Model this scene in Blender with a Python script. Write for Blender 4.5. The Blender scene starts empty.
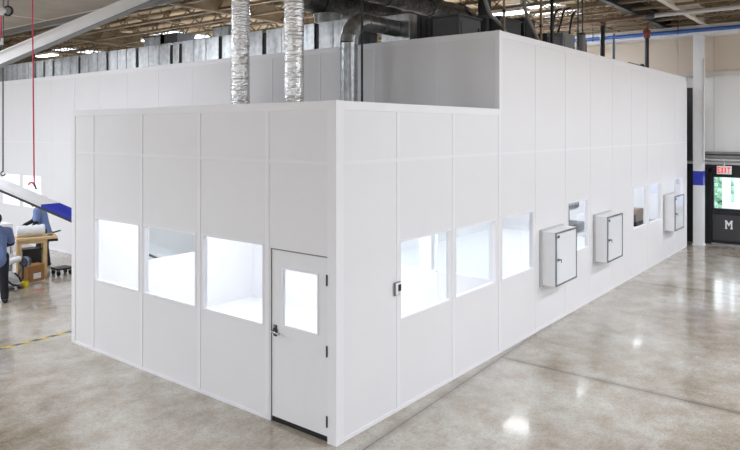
import bpy, bmesh, math, random
from mathutils import Vector, Matrix
random.seed(7)
C = bpy.context.scene.collection
SC = bpy.context.scene

# ------------------------------------------------------------------ camera
F_PX, CX, HY = 660.9, 370.0, 129.6
YAW = math.radians(38.33)
CAM = Vector((-5.2612, -4.6167, 3.3505))
FW = Vector((math.cos(YAW), math.sin(YAW), 0)); RT = Vector((math.sin(YAW), -math.cos(YAW), 0))
def ray(u, v): return FW + RT * ((u - CX) / F_PX) + Vector((0, 0, (HY - v) / F_PX))
def on(axis, val, u, v):
    r = ray(u, v); i = 'xyz'.index(axis)
    return CAM + r * ((val - CAM[i]) / r[i])
cd = bpy.data.cameras.new('camera'); cam = bpy.data.objects.new('camera', cd); C.objects.link(cam)
cam.location = CAM; cam.rotation_euler = (math.pi / 2, 0, YAW - math.pi / 2)
cd.sensor_width = 36; cd.lens = F_PX / 740 * 36; cd.shift_y = -(225 - HY) / 740; cd.clip_end = 300
SC.camera = cam

# ------------------------------------------------------------------ materials
def lin(c): return tuple(((x / 255) / 12.92 if x / 255 <= .04045 else ((x / 255 + .055) / 1.055) ** 2.4) for x in c) + (1,)
class NT:
    def __init__(s, m):
        m.use_nodes = True; s.t = m.node_tree; s.n = s.t.nodes; s.p = s.n.get('Principled BSDF'); s.out = s.n.get('Material Output')
    def new(s, k, **kw):
        n = s.n.new(k)
        for a, b in kw.items(): setattr(n, a, b)
        return n
    def link(s, a, b): s.t.links.new(a, b)
    def math(s, op, a, b=None, c=None):
        n = s.new('ShaderNodeMath', operation=op)
        for i, x in enumerate((a, b, c)):
            if x is None: continue
            if isinstance(x, (int, float)): n.inputs[i].default_value = x
            else: s.link(x, n.inputs[i])
        return n.outputs[0]
    def noise(s, scale, detail=4, rough=.55, vec=None):
        n = s.new('ShaderNodeTexNoise'); n.inputs['Scale'].default_value = scale
        n.inputs['Detail'].default_value = detail; n.inputs['Roughness'].default_value = rough
        if vec is None: vec = s.coord()
        s.link(vec, n.inputs['Vector']); return n.outputs['Fac']
    def coord(s):
        return s.new('ShaderNodeTexCoord').outputs['Object']
    def ramp(s, fac, stops):
        n = s.new('ShaderNodeValToRGB'); e = n.color_ramp.elements
        while len(e) < len(stops): e.new(.5)
        for i, (p, c) in enumerate(stops): e[i].position = p; e[i].color = c
        s.link(fac, n.inputs['Fac']); return n.outputs['Color']
    def mix(s, fac, a, b, mode='MIX'):
        n = s.new('ShaderNodeMix', data_type='RGBA', blend_type=mode)
        for i, x in ((0, fac), (6, a), (7, b)):
            if isinstance(x, (int, float)): n.inputs[i].default_value = x
            elif isinstance(x, tuple): n.inputs[i].default_value = x
            else: s.link(x, n.inputs[i])
        return n.outputs[2]
    def bump(s, h, strength, dist=.01):
        b = s.new('ShaderNodeBump'); b.inputs['Strength'].default_value = strength; b.inputs['Distance'].default_value = dist
        s.link(h, b.inputs['Height']); s.link(b.outputs[0], s.p.inputs['Normal'])
def mat(name, rgb, rough=.5, metal=0, var=.06, scale=6, spec=.5, bump=0):
    m = bpy.data.materials.new(name); t = NT(m); c = lin(rgb)
    f = t.noise(scale)
    lo = tuple(x * (1 - var) for x in c[:3]) + (1,); hi = tuple(min(1, x * (1 + var)) for x in c[:3]) + (1,)
    t.link(t.ramp(f, [(.3, lo), (.7, hi)]), t.p.inputs['Base Color'])
    t.p.inputs['Roughness'].default_value = rough; t.p.inputs['Metallic'].default_value = metal
    t.p.inputs['Specular IOR Level'].default_value = spec
    if bump: t.bump(t.noise(scale * 6), bump)
    return m
def emit(name, rgb, s):
    m = bpy.data.materials.new(name); t = NT(m)
    t.p.inputs['Base Color'].default_value = lin(rgb); t.p.inputs['Emission Color'].default_value = lin(rgb)
    t.p.inputs['Emission Strength'].default_value = s; return m
def glass(name, tint=(.96, .98, .985, 1), refl=1.0):
    m = bpy.data.materials.new(name); t = NT(m); t.n.remove(t.p)
    a = t.new('ShaderNodeBsdfTransparent'); a.inputs[0].default_value = tint
    g = t.new('ShaderNodeBsdfGlossy'); g.inputs['Roughness'].default_value = .02
    fr = t.new('ShaderNodeFresnel'); fr.inputs[0].default_value = 1.5
    bk = t.new('ShaderNodeNewGeometry'); mx = t.new('ShaderNodeMixShader'); t.link(t.math('MULTIPLY', t.math('MULTIPLY', fr.outputs[0], refl), t.math('SUBTRACT', 1, bk.outputs['Backfacing'])), mx.inputs[0])
    t.link(a.outputs[0], mx.inputs[1]); t.link(g.outputs[0], mx.inputs[2]); t.link(mx.outputs[0], t.out.inputs[0]); return m

M = {}
M['panel'] = mat('clean_panel', (233, 232, 235), .38, var=.012, scale=.8)
M['trim'] = mat('white_trim', (238, 237, 241), .3, var=.01, scale=2)
M['inner'] = mat('inner_white', (240, 240, 242), .5, var=.01)
M['vinyl'] = mat('white_vinyl', (233, 235, 238), .35, var=.02)
M['glass'] = glass('window_glass')
M['white'] = mat('white_paint', (238, 238, 240), .35, var=.02)
M['lightgrey'] = mat('light_grey_paint', (196, 196, 196), .45, var=.03)
M['grey'] = mat('grey_paint', (128, 129, 130), .5)
M['dgrey'] = mat('dark_grey_paint', (62, 62, 64), .5, var=.12)
M['black'] = mat('black_paint', (22, 22, 24), .45, var=.15)
M['rubber'] = mat('black_rubber', (26, 26, 27), .7)
M['chrome'] = mat('satin_chrome', (170, 170, 172), .28, 1)
M['alu'] = mat('aluminium', (150, 152, 156), .35, .9)
M['blue'] = mat('blue_paint', (44, 58, 180), .4)
M['pipeblue'] = mat('pipe_blue', (56, 98, 170), .45)
M['red'] = mat('red_hose', (205, 40, 75), .45)
M['redp'] = mat('red_paint', (118, 50, 38), .5)
M['rust'] = mat('brown_pipe', (112, 88, 72), .6, var=.2, scale=12)
M['tan'] = mat('tan_conduit', (150, 128, 98), .6)
M['wood'] = mat('pale_wood', (214, 184, 138), .55, var=.12, scale=9)
M['card'] = mat('cardboard', (158, 112, 66), .8, var=.08)
M['paper'] = mat('paper', (235, 235, 235), .7)
M['foam'] = mat('white_foam', (225, 227, 230), .8, bump=.4, scale=10)
M['yellow'] = mat('yellow_plastic', (232, 214, 30), .5)
M['redtape'] = mat('red_tape', (205, 80, 80), .5)
M['skin'] = mat('skin', (176, 124, 98), .55)
M['hair'] = mat('dark_hair', (30, 24, 22), .7, bump=.5, scale=30)
M['shirt'] = mat('blue_shirt', (108, 128, 172), .85, var=.12, scale=5, bump=.3)
M['under'] = mat('black_sleeve', (26, 27, 34), .85)
M['trousers'] = mat('dark_trousers', (30, 31, 40), .85, bump=.3)
M['brown'] = mat('brown_cover', (140, 122, 108), .5)
M['slate'] = mat('slate_blue', (120, 140, 165), .45)
M['joist'] = mat('joist_steel', (122, 106, 84), .6, var=.2, scale=3)
M['pale_steel'] = mat('pale_steel', (205, 198, 188), .5, var=.06, scale=3)
M['exitred'] = emit('exit_letters', (235, 30, 25), .8)
M['exitwhite'] = mat('exit_face', (240, 240, 235), .4)
M['lamp'] = emit('lamp_face', (255, 252, 245), 9)
M['green'] = mat('leaf_green', (168, 206, 178), .7, var=.4, scale=4)
M['pave'] = mat('pavement', (200, 200, 198), .8)
M['car'] = mat('car_blue', (140, 160, 205), .3)

def galv(name, base=.6, rough=.36):
    m = bpy.data.materials.new(name); t = NT(m)
    v = t.new('ShaderNodeTexVoronoi'); v.inputs['Scale'].default_value = 9; t.link(t.coord(), v.inputs['Vector'])
    mp = t.new('ShaderNodeMapping'); mp.inputs['Scale'].default_value = (3, 3, .25); t.link(t.coord(), mp.inputs[0])
    st = t.noise(1.6, 3, .6, mp.outputs[0])
    f = t.math('ADD', t.math('MULTIPLY', v.outputs['Distance'], .25), t.math('MULTIPLY', st, .8))
    t.link(t.ramp(f, [(.25, (base * .45, base * .47, base * .49, 1)), (.7, (base * 1.25, base * 1.27, base * 1.29, 1))]), t.p.inputs['Base Color'])
    t.p.inputs['Metallic'].default_value = .85; t.p.inputs['Roughness'].default_value = rough
    t.bump(st, .15, .03); return m
M['galv'] = galv('galvanised', .42, .28)
M['galvd'] = galv('galvanised_dull', .42, .45)
def foil():
    m = bpy.data.materials.new('crinkled_foil'); t = NT(m)
    mp = t.new('ShaderNodeMapping'); mp.inputs['Scale'].default_value = (1, 1, .7); t.link(t.coord(), mp.inputs[0])
    n = t.noise(28, 5, .7, mp.outputs[0])
    t.link(t.ramp(n, [(.3, (.8, .8, .81, 1)), (.65, (.97, .97, .98, 1))]), t.p.inputs['Base Color'])
    t.p.inputs['Metallic'].default_value = .9; t.p.inputs['Roughness'].default_value = .27
    t.bump(n, .35, .02); return m
M['foil'] = foil()
def insul():
    m = bpy.data.materials.new('insulated_duct'); t = NT(m)
    n = t.noise(14, 5, .7)
    t.link(t.ramp(n, [(.35, (.07, .066, .06, 1)), (.7, (.26, .25, .23, 1))]), t.p.inputs['Base Color'])
    t.p.inputs['Metallic'].default_value = .4; t.p.inputs['Roughness'].default_value = .45; t.bump(n, .8, .04); return m
M['insul'] = insul()

def floor_mat():
    m = bpy.data.materials.new('polished_concrete'); t = NT(m); co = t.coord()
    sep = t.new('ShaderNodeSeparateXYZ'); t.link(co, sep.inputs[0]); X, Y = sep.outputs[0], sep.outputs[1]
    big = t.noise(.5, 8, .68, co); mid = t.noise(2.6, 9, .74, co); fine = t.noise(60, 3, .7, co)
    f = t.math('ADD', t.math('MULTIPLY', big, .55), t.math('MULTIPLY', mid, .45))
    base = t.ramp(f, [(.36, lin((132, 116, 95))), (.5, lin((172, 163, 150))), (.64, lin((204, 200, 194)))])
    gr = t.noise(24, 4, .8, co)
    fine = t.math('ADD', t.math('MULTIPLY', fine, .5), t.math('MULTIPLY', gr, .5))
    spk = t.ramp(fine, [(.36, (.5, .48, .46, 1)), (.5, (1, 1, 1, 1)), (.64, (1.25, 1.25, 1.25, 1))])
    base = t.mix(.8, base, spk, 'MULTIPLY')
    wob = t.math('MULTIPLY', t.math('SUBTRACT', mid, .5), .05)
    def line(v, p, w):      # saw-cut joint with a worn edge
        d = t.math('ABSOLUTE', t.math('SUBTRACT', v, p))
        core = t.math('LESS_THAN', d, w)
        halo = t.math('MULTIPLY', t.math('SUBTRACT', 1, t.math('MINIMUM', t.math('DIVIDE', t.math('ADD', d, wob), .11), 1)), .6)
        return t.math('MAXIMUM', core, halo)
    south = t.math('LESS_THAN', Y, -.11)
    j = t.math('MAXIMUM', line(t.math('SUBTRACT', Y, t.math('MULTIPLY', X, .05)), -.28, .011), t.math('MULTIPLY', south, t.math('MAXIMUM', line(X, 3.57, .012), line(X, 9.8, .012))))
    base = t.mix(t.math('MULTIPLY', j, .8), base, lin((92, 82, 72)))
    t.link(base, t.p.inputs['Base Color'])
    t.link(t.math('ADD', .09, t.math('MULTIPLY', mid, .2)), t.p.inputs['Roughness'])
    t.p.inputs['Specular IOR Level'].default_value = .55
    t.p.inputs['Coat Weight'].default_value = .35; t.p.inputs['Coat Roughness'].default_value = .06
    t.bump(t.math('ADD', t.math('MULTIPLY', fine, .08), mid), .05, .02); return m
M['floor'] = floor_mat()

def siding():
    m = bpy.data.materials.new('wall_siding'); t = NT(m); co = t.coord()
    sep = t.new('ShaderNodeSeparateXYZ'); t.link(co, sep.inputs[0])
    s = t.math('ADD', sep.outputs[0], sep.outputs[1]); fr = t.math('FRACT', t.math('MULTIPLY', s, 1 / .98))
    g = t.math('LESS_THAN', fr, .02)
    up = t.math('GREATER_THAN', sep.outputs[2], 5.0)
    c = t.mix(up, lin((226, 225, 224)), lin((208, 194, 178)))
    low = t.math('LESS_THAN', sep.outputs[2], 2.33)
    c = t.mix(t.math('MULTIPLY', g, .35), c, lin((130, 126, 120)))
    c = t.mix(low, c, lin((30, 30, 32)))
    t.link(c, t.p.inputs['Base Color']); t.p.inputs['Roughness'].default_value = .5
    h = t.math('GREATER_THAN', fr, .025); t.bump(h, .3, .02); return m
M['siding'] = siding()
def deck(name, rgb, seam, px, py):
    m = bpy.data.materials.new(name); t = NT(m); co = t.coord()
    sep = t.new('ShaderNodeSeparateXYZ'); t.link(co, sep.inputs[0])
    gx = t.math('LESS_THAN', t.math('FRACT', t.math('DIVIDE', sep.outputs[0], px)), .03)
    gy = t.math('LESS_THAN', t.math('FRACT', t.math('DIVIDE', sep.outputs[1], py)), .02)
    n = t.noise(1.2); c = lin(rgb)
    b = t.ramp(n, [(.3, tuple(x * .85 for x in c[:3]) + (1,)), (.7, tuple(x * 1.1 for x in c[:3]) + (1,))])
    t.link(t.mix(t.math('MAXIMUM', gx, gy), b, lin(seam)), t.p.inputs['Base Color']); t.p.inputs['Roughness'].default_value = .7
    return m
M['deck'] = deck('roof_deck', (196, 172, 138), (120, 98, 74), .3, 50)
M['soffit'] = deck('soffit_panel', (166, 157, 146), (225, 218, 208), 3.0, 4.2)

# ------------------------------------------------------------------ mesh builder
class MB:
    def __init__(s): s.b = bmesh.new()
    def box(s, lo, hi, bev=0):
        lo, hi = [min(a, b) for a, b in zip(lo, hi)], [max(a, b) for a, b in zip(lo, hi)]
        r = bmesh.ops.create_cube(s.b, size=1); vs = r['verts']
        for v in vs: v.co = Vector([lo[i] + (v.co[i] + .5) * (hi[i] - lo[i]) for i in range(3)])
        if bev:
            es = list({e for v in vs for e in v.link_edges})
            bmesh.ops.bevel(s.b, geom=es, offset=bev, segments=2, affect='EDGES', profile=.5)
        return s
    def bar(s, p0, p1, w, h, up=Vector((0, 0, 1))):      # rectangular bar between two points
        p0, p1 = Vector(p0), Vector(p1); d = (p1 - p0); L = d.length; d.normalize()
        side = d.cross(Vector(up))
        if side.length < 1e-4: side = d.cross(Vector((1, 0, 0)))
        side.normalize(); u = side.cross(d)
        vs = [s.b.verts.new(p + side * (sx * w / 2) + u * (sy * h / 2)) for p in (p0, p1) for sx, sy in ((-1, -1), (1, -1), (1, 1), (-1, 1))]
        for f in ((3, 2, 1, 0), (4, 5, 6, 7), (0, 1, 5, 4), (1, 2, 6, 5), (2, 3, 7, 6), (3, 0, 4, 7)): s.b.faces.new([vs[i] for i in f])
        return s
    def tube(s, pts, r, seg=12, cap=True, jit=0, closed=False):
        pts = [Vector(p) for p in pts]; n = len(pts); rs = r if isinstance(r, (list, tuple)) else [r] * n
        rings = []; ref = None
        for i, p in enumerate(pts):
            if closed: d = pts[(i + 1) % n] - pts[i - 1]
            else: d = pts[min(i + 1, n - 1)] - pts[max(i - 1, 0)]
            d.normalize()
            if ref is None: ref = d.orthogonal()
            ref = (ref - d * ref.dot(d)); ref.normalize(); q = d.cross(ref)
            rings.append([s.b.verts.new(p + (ref * math.cos(a) + q * math.sin(a)) * rs[i] * (1 + random.uniform(-jit, jit))) for a in [2 * math.pi * k / seg for k in range(seg)]])
        for i in range(n if closed else n - 1):
            A, B = rings[i], rings[(i + 1) % n]
            for k in range(seg): s.b.faces.new((A[k], A[(k + 1) % seg], B[(k + 1) % seg], B[k]))
        if cap and not closed: s.b.faces.new(rings[0][::-1]); s.b.faces.new(rings[-1])
        return s
    def cyl(s, p0, p1, r, seg=16, r2=None): return s.tube([p0, p1], [r, r if r2 is None else r2], seg)
    def ball(s, p, r, seg=12):
        r3 = r if isinstance(r, (list, tuple)) else (r, r, r)
        q = bmesh.ops.create_uvsphere(s.b, u_segments=seg, v_segments=max(6, seg * 2 // 3), radius=1)
        for v in q['verts']: v.co = Vector((p[0] + v.co.x * r3[0], p[1] + v.co.y * r3[1], p[2] + v.co.z * r3[2]))
        return s
    def limb(s, pts, rs, seg=12):
        for i, p in enumerate(pts): s.ball(p, rs[i], seg)
        for i in range(len(pts) - 1): s.cyl(pts[i], pts[i + 1], rs[i], seg, rs[i + 1])
        return s
    def prism(s, poly, fn, t0, t1):                       # polygon (a,b) swept t0..t1; fn(a,b,t)->xyz
        A = [s.b.verts.new(fn(a, b, t0)) for a, b in poly]; B = [s.b.verts.new(fn(a, b, t1)) for a, b in poly]
        s.b.faces.new(A[::-1]); s.b.faces.new(B); n = len(A)
        for i in range(n): s.b.faces.new((A[i], A[(i + 1) % n], B[(i + 1) % n], B[i]))
        return s
    def build(s, name, m, parent=None, smooth=False, loc=None):
        bmesh.ops.recalc_face_normals(s.b, faces=s.b.faces[:])
        off = Vector((0, 0, 0))
        if parent is not None:
            q = parent
            while q is not None: off += q.location; q = q.parent
        elif loc is not None: off = Vector(loc)
        for v in s.b.verts: v.co -= off
        me = bpy.data.meshes.new(name); s.b.to_mesh(me); s.b.free()
        if isinstance(m, str): m = M[m]
        me.materials.append(m)
        if smooth:
            me.polygons.foreach_set('use_smooth', [True] * len(me.polygons))
            try: me.set_sharp_from_angle(angle=math.radians(40))
            except Exception: pass
        o = bpy.data.objects.new(name, me); C.objects.link(o)
        if parent is not None: o.parent = parent
        elif loc is not None: o.location = loc
        return o
def tag(o, label, cat, group=None):
    o['label'] = label; o['category'] = cat
    if group: o['group'] = group
    return o
def thing(name, label, cat, loc, group=None):
    o = bpy.data.objects.new(name, None); C.objects.link(o); o.location = loc; o.empty_display_size = .1
    return tag(o, label, cat, group)
def struct(o): o['kind'] = 'structure'; return o
def copy_tree(o, parent=None, delta=(0, 0, 0)):
    c = o.copy(); C.objects.link(c)
    if parent is None: c.location = o.location + Vector(delta)
    else: c.parent = parent
    for ch in list(o.children): copy_tree(ch, c)
    return c
def arc(c, a, b, r, t0, t1, n=10):                        # points on an arc in the plane of unit vectors a, b
    c, a, b = Vector(c), Vector(a), Vector(b)
    return [c + a * (r * math.cos(t0 + (t1 - t0) * i / n)) + b * (r * math.sin(t0 + (t1 - t0) * i / n)) for i in range(n + 1)]

# wall sheet with openings.  ax: axis along the wall ('x' or 'y'); p0..p1 thickness on the other axis
def wall(name, ax, u0, u1, z0, z1, p0, p1, holes, m, parent=None):
    b = bmesh.new()
    us = sorted({u0, u1, *[h[0] for h in holes], *[h[1] for h in holes]}); zs = sorted({z0, z1, *[h[2] for h in holes], *[h[3] for h in holes]})
    def hole(i, j):
        if i < 0 or j < 0 or i >= len(us) - 1 or j >= len(zs) - 1: return True
        cu, cz = (us[i] + us[i + 1]) / 2, (zs[j] + zs[j + 1]) / 2
        return any(h[0] < cu < h[1] and h[2] < cz < h[3] for h in holes)
    cache = {}
    def V(i, j, k):
        if (i, j, k) not in cache:
            p = (p0, p1)[k]; cache[i, j, k] = b.verts.new((us[i], p, zs[j]) if ax == 'x' else (p, us[i], zs[j]))
        return cache[i, j, k]
    for i in range(len(us) - 1):
        for j in range(len(zs) - 1):
            if hole(i, j): continue
            for k in (0, 1): b.faces.new([V(i, j, k), V(i + 1, j, k), V(i + 1, j + 1, k), V(i, j + 1, k)])
            for di, dj, e in ((-1, 0, ((i, j), (i, j + 1))), (1, 0, ((i + 1, j), (i + 1, j + 1))), (0, -1, ((i, j), (i + 1, j))), (0, 1, ((i, j + 1), (i + 1, j + 1)))):
                if hole(i + di, j + dj):
                    (a, c), (d, f) = e; b.faces.new([V(a, c, 0), V(d, f, 0), V(d, f, 1), V(a, c, 1)])
    mb = MB(); mb.b.free(); mb.b = b
    return mb.build(name, m, parent)

# ------------------------------------------------------------------ key dimensions
A_, B_, L_, HL, HT = 3.691, 15.17, 5.535, 3.66, 4.837
PITCH = 1.27; ZS, ZH, ZJ = 1.07, 2.025, 2.99
LW = [(3.665, 4.86), (2.385, 3.555), (1.115, 2.255)]                      # windows in the low left face (Y)
RW = [(1.15, 2.32), (2.43, 3.58)]                                         # right face, low part (X)
TW = [(3.765, 4.90), (6.36, 7.40), (10.2, 11.25), (11.42, 12.53), (13.76, 14.7)]   # right face, tall part
KW = [(14.373, 15.5), (15.715, 16.862)]                                   # tall left plane (Y)
YEND, XFAR, XBACK, YBACK, YMAX = 20.0, 16.2, -22.0, -19.0, 36.0

# ------------------------------------------------------------------ hall shell
fl = MB().box((XBACK, YBACK, -.2), (XFAR + .1, YMAX, 0)).build('floor', 'floor'); struct(fl)
DOOR2 = (-1.40, -.42, 0.0, 2.12)
struct(wall('wall_far', 'y', YBACK, YMAX, 0, 7.1, XFAR, XFAR + .2, [DOOR2], 'siding'))
M['hall_wall'] = mat('hall_wall', (222, 222, 222), .6)
for nm, lo, hi in (('wall_back', (XBACK - .2, YBACK, 0), (XBACK, YMAX, 7.1)), ('wall_side', (XBACK - .2, YBACK - .2, 0), (XFAR + .2, YBACK, 7.1)), ('wall_end', (XBACK - .2, YMAX, 0), (XFAR + .2, YMAX + .2, 7.1))):
    struct(MB().box(lo, hi).build(nm, 'hall_wall'))
XE = 3.2; ZC = 6.2; ZD = 7.0
struct(MB().box((XBACK, YBACK, ZC), (XE - .1, YMAX, ZC + .12)).build('ceiling', 'soffit'))
struct(MB().box((XE, YBACK, ZD), (XFAR + .2, YMAX, ZD + .15)).build('ceiling', 'deck'))
struct(MB().box((XE - .1, YBACK, ZC - .12), (XE + .05, YMAX, ZD + .1)).build('trim_1', 'grey'))
# open web roof joists along Y
def joist(x, y0, y1):
    b = MB(); z0, z1 = 6.42, 6.9
    b.box((x - .06, y0, z1), (x + .06, y1, z1 + .08)); b.box((x - .05, y0, z0), (x + .05, y1, z0 + .06))
    n = int((y1 - y0) / .55)
    pts = [(x, y0 + (y1 - y0) * i / n, (z0 + .03) if i % 2 == 0 else (z1 + .03)) for i in range(n + 1)]
    for i in range(n): b.bar(pts[i], pts[i + 1], .028, .028, (1, 0, 0))
    return struct(b.build('roof_joist', 'joist', None, loc=(x, y0, z0)))
j0 = joist(4.6, -12, 34)
for k in range(1, 11):
    c = j0.copy(); C.objects.link(c); c.location.x += 1.1 * k
def girder(y, m, w=.13, z=6.36):
    b = MB(); b.box((XE + .05, y - w / 2, z), (XFAR, y + w / 2, z + .05)); b.box((XE + .05, y - .02, z + .05), (XFAR, y + .02, z + .40)); b.box((XE + .05, y - w / 2, z + .40), (XFAR, y + w / 2, z + .45))
    return struct(b.build('roof_girder', m))
for y, m in ((.68, 'black'), (-.37, 'pale_steel'), (-6, 'pale_steel'), (9, 'joist'), (17, 'joist'), (25, 'joist')): girder(y, m)

def bridging(y):       # thin rods tying the joists together along X
    b = MB()
    for z in (6.47, 6.86): b.cyl((XE + .1, y, z), (XFAR, y, z), .016, 6)
    return struct(b.build('roof_bridging', 'joist', None, loc=(XE + .1, y, 6.47)))
b0 = bridging(2.2)
for k in range(1, 11): c = b0.copy(); C.objects.link(c); c.location.y += 2.4 * k
def skylight(x0, x1, y0, y1):
    b = MB()
    for lo, hi in (((x0 - .08, y0 - .08), (x0, y1 + .08)), ((x1, y0 - .08), (x1 + .08, y1 + .08)), ((x0, y0 - .08), (x1, y0)), ((x0, y1), (x1, y1 + .08))): b.box((lo[0], lo[1], ZD - .06), (hi[0], hi[1], ZD))
    o = struct(b.build('skylight', 'white')); MB().box((x0, y0, ZD - .02), (x1, y1, ZD - .005)).build('daylit_panel', M['skypanel'], o)
M['skypanel'] = emit('daylit_panel', (244, 250, 255), 3.2)
for sx, sy in ((12.2, 2.9), (9.0, 16.0), (9.0, 24.0)): skylight(sx, sx + 3.0, sy, sy + 1.3)
# far wall details
struct(MB().box((XFAR - .66, YBACK, 6.09), (XFAR, 14, 6.36), .01).build('trim_2', 'white'))       # eave beam
struct(MB().box((XFAR - .1, YBACK, 4.93), (XFAR, 14, 5.05), .008).build('trim_3', 'pale_steel'))        # girt
struct(MB().box((XFAR - .06, YBACK, 2.33), (XFAR, 14, 2.40), .006).build('trim_4', 'lightgrey'))        # wainscot cap
col = MB(); xq = 15.6
col.box((xq, -.335, 0), (xq + .02, -.075, 6.09)).box((xq + .24, -.335, 0), (xq + .26, -.075, 6.09)).box((xq + .02, -.22, 0), (xq + .24, -.19, 6.09)).box((xq - .02, -.36, 0), (xq + .28, -.05, .03))
col = struct(col.build('column', 'white'))
MB().box((xq - .004, -.339, 1.745), (xq + .264, -.071, 2.15)).build('blue_band', 'blue', col)
MB().cyl((xq - .03, -.36, 2.4), (xq - .03, -.36, 5.4), .022, 8).build('conduit', 'lightgrey', col)

# track housing above the exit door
t = thing('roller_door_track', 'long grey ribbed metal track on the white wall above the exit sign', 'track', (XFAR - .15, -1.8, 2.5))
MB().box((XFAR - .15, -3.4, 2.53), (XFAR, -.3, 2.60), .008).build('lower_rail', 'grey', t)
MB().box((XFAR - .12, -3.4, 2.60), (XFAR, -.3, 2.64)).build('groove', 'dgrey', t)
MB().box((XFAR - .15, -3.4, 2.64), (XFAR, -.3, 2.71), .008).build('upper_rail', 'grey', t)
cp = MB().tube([(XFAR - .12, -.25, 3.6), (XFAR - .12, -.25, 2.6), (XFAR - .12, -.3, 2.49), (XFAR - .12, -.4, 2.465), (XFAR - .12, -3.4, 2.465)], .03, 10).build('conduit', 'lightgrey', None, True, loc=(XFAR - .12, -.3, 2.45))
tag(cp, 'thin grey conduit bending along the white wall above the exit door', 'conduit')

tag(MB().box((XFAR - .06, .06, 2.42), (XFAR - .012, 1.2, 4.6), .01).build('gap_shade', 'dgrey', None, loc=(XFAR, .6, 2.42)), 'dark grey sheet standing in for shade in the gap left of the white column', 'shade_panel')  # dark sheet added on the wall to paint the shade of the unlit gap
# exit door (black storefront door)
d2 = struct(wall('door_2', 'y', -1.40, -.42, .0, 2.12, XFAR + .02, XFAR + .12, [(-1.27, -.50, 1.05, 1.96)], 'black'))
MB().box((XFAR + .06, -1.27, 1.05), (XFAR + .07, -.50, 1.96)).build('glass_pane', 'glass', d2)
MB().box((XFAR, -.5, .9), (XFAR + .02, -.47, 1.0)).box((XFAR - .02, -1.3, .93), (XFAR + .02, -.47, .97)).build('push_bar', 'black', d2)
MB().box((XFAR - .01, -1.29, .12), (XFAR + .02, -.47, .86), .01).build('lower_panel', mat('door_grey', (58, 58, 60), .5), d2)
MB().box((XFAR - .03, -1.44, 0), (XFAR + .1, -1.38, 2.2)).box((XFAR - .03, -.44, 0), (XFAR + .1, -.38, 2.2)).box((XFAR - .03, -1.44, 2.1), (XFAR + .1, -.38, 2.2)).build('door_frame', 'black', d2)
MB().box((XFAR - .02, -1.44, 0), (XFAR + .1, -.38, .035)).build('threshold', 'alu', d2)
# slab-serif letter M, as seen from inside the hall (reading direction is -Y)
b = MB(); w, h = .20, .25; cy, cz = -.90, .47
def strokes(b, polys, y_left, z0, sx, sz, x0, x1):
    for p in polys: b.prism([(y_left - a * sx, z0 + c * sz) for a, c in p], lambda a, c, q: (q, a, c), x0, x1)
strokes(b, [[(0, 0), (.3, 0), (.3, .14), (0, .14)], [(.7, 0), (1, 0), (1, .14), (.7, .14)], [(.05, .14), (.24, .14), (.24, 1), (.05, 1)], [(.76, .14), (.95, .14), (.95, 1), (.76, 1)],
            [(.0, .86), (.05, .86), (.05, 1), (.0, 1)], [(.95, .86), (1, .86), (1, 1), (.95, 1)],
            [(.24, 1), (.24, .66), (.5, .3), (.5, .62)], [(.76, 1), (.5, .62), (.5, .3), (.76, .66)]], cy + w / 2, cz, w, h, XFAR - .018, XFAR - .011)
b.build('letter_m', 'white', d2)
# exit sign
t = thing('exit_sign', 'white exit sign with red letters hung above the black door', 'sign', (XFAR - .2, -.80, 2.06))
MB().box((XFAR - .16, -.99, 2.06), (XFAR - .1, -.61, 2.30), .01).build('housing', 'exitwhite', t)
MB().cyl((XFAR - .13, -.8, 2.30), (XFAR - .13, -.8, 2.43), .02, 8).build('stem', 'lightgrey', t)
b = MB(); GL = {'E': [[(0, 0), (.25, 0), (.25, 1), (0, 1)], [(.25, 0), (1, 0), (1, .18), (.25, .18)], [(.25, .41), (.85, .41), (.85, .59), (.25, .59)], [(.25, .82), (1, .82), (1, 1), (.25, 1)]],
                'X': [[(0, 0), (.28, 0), (1, 1), (.72, 1)], [(.72, 0), (1, 0), (.28, 1), (0, 1)]], 'I': [[(.3, 0), (.7, 0), (.7, 1), (.3, 1)]],
                'T': [[(.37, 0), (.63, 0), (.63, .82), (.37, .82)], [(0, .82), (1, .82), (1, 1), (0, 1)]]}
for i, ch in enumerate('EXIT'): strokes(b, GL[ch], -.635 - i * .085, 2.10, .07, .16, XFAR - .166, XFAR - .159)
b.build('letters', 'exitred', t)
# outdoors seen through the exit door
struct(MB().box((XFAR + .3, -30, -.3), (60, 30, -.02)).build('ground_outside', 'pave'))
def shrub(x, y, r, lab):
    b = MB(); rr = random.Random(int(x * 10 + y))
    for k in range(160):
        a, e = rr.uniform(0, 6.28), math.asin(rr.uniform(-1, 1)); q = r * rr.uniform(.6, 1.05)
        p = Vector((x + q * math.cos(a) * math.cos(e), y + q * math.sin(a) * math.cos(e), r * 1.1 + q * 1.1 * math.sin(e)))
        b.ball(p, r * rr.uniform(.12, .2), 6)
    tag(b.build('shrub', 'green', None, loc=(x, y, 0)), lab, 'shrub')
shrub(26, 1.35, .85, 'pale green shrub outside, left in the exit door window')
shrub(31, 1.5, 1.0, 'pale green shrub outside, right in the exit door window')
for x, y, s in ((21, .03, 'left'), (21, -.36, 'right')):
    tag(MB().box((x, y - .12, -.02), (x + .24, y + .12, 3.2), .01).box((x - .06, y - .18, -.02), (x + .3, y + .18, .12), .01).build('porch_post', 'white', None, loc=(x, y, 0)), f'white porch post outside, {s} in the exit door window', 'post', 'porch posts outside the exit door')
t = thing('parked_car', 'blue car parked outside, low in the exit door window', 'car', (23.6, -2.6, 0))
MB().prism([(-4.6, .25), (-4.6, .75), (-3.8, .85), (-3.2, 1.15), (-1.9, 1.2), (-1.3, .85), (-.5, .72), (-.5, .3)], lambda a, c, q: (q, a + .35, c), 22.6, 24.2).build('car_body', 'car', t)
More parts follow.
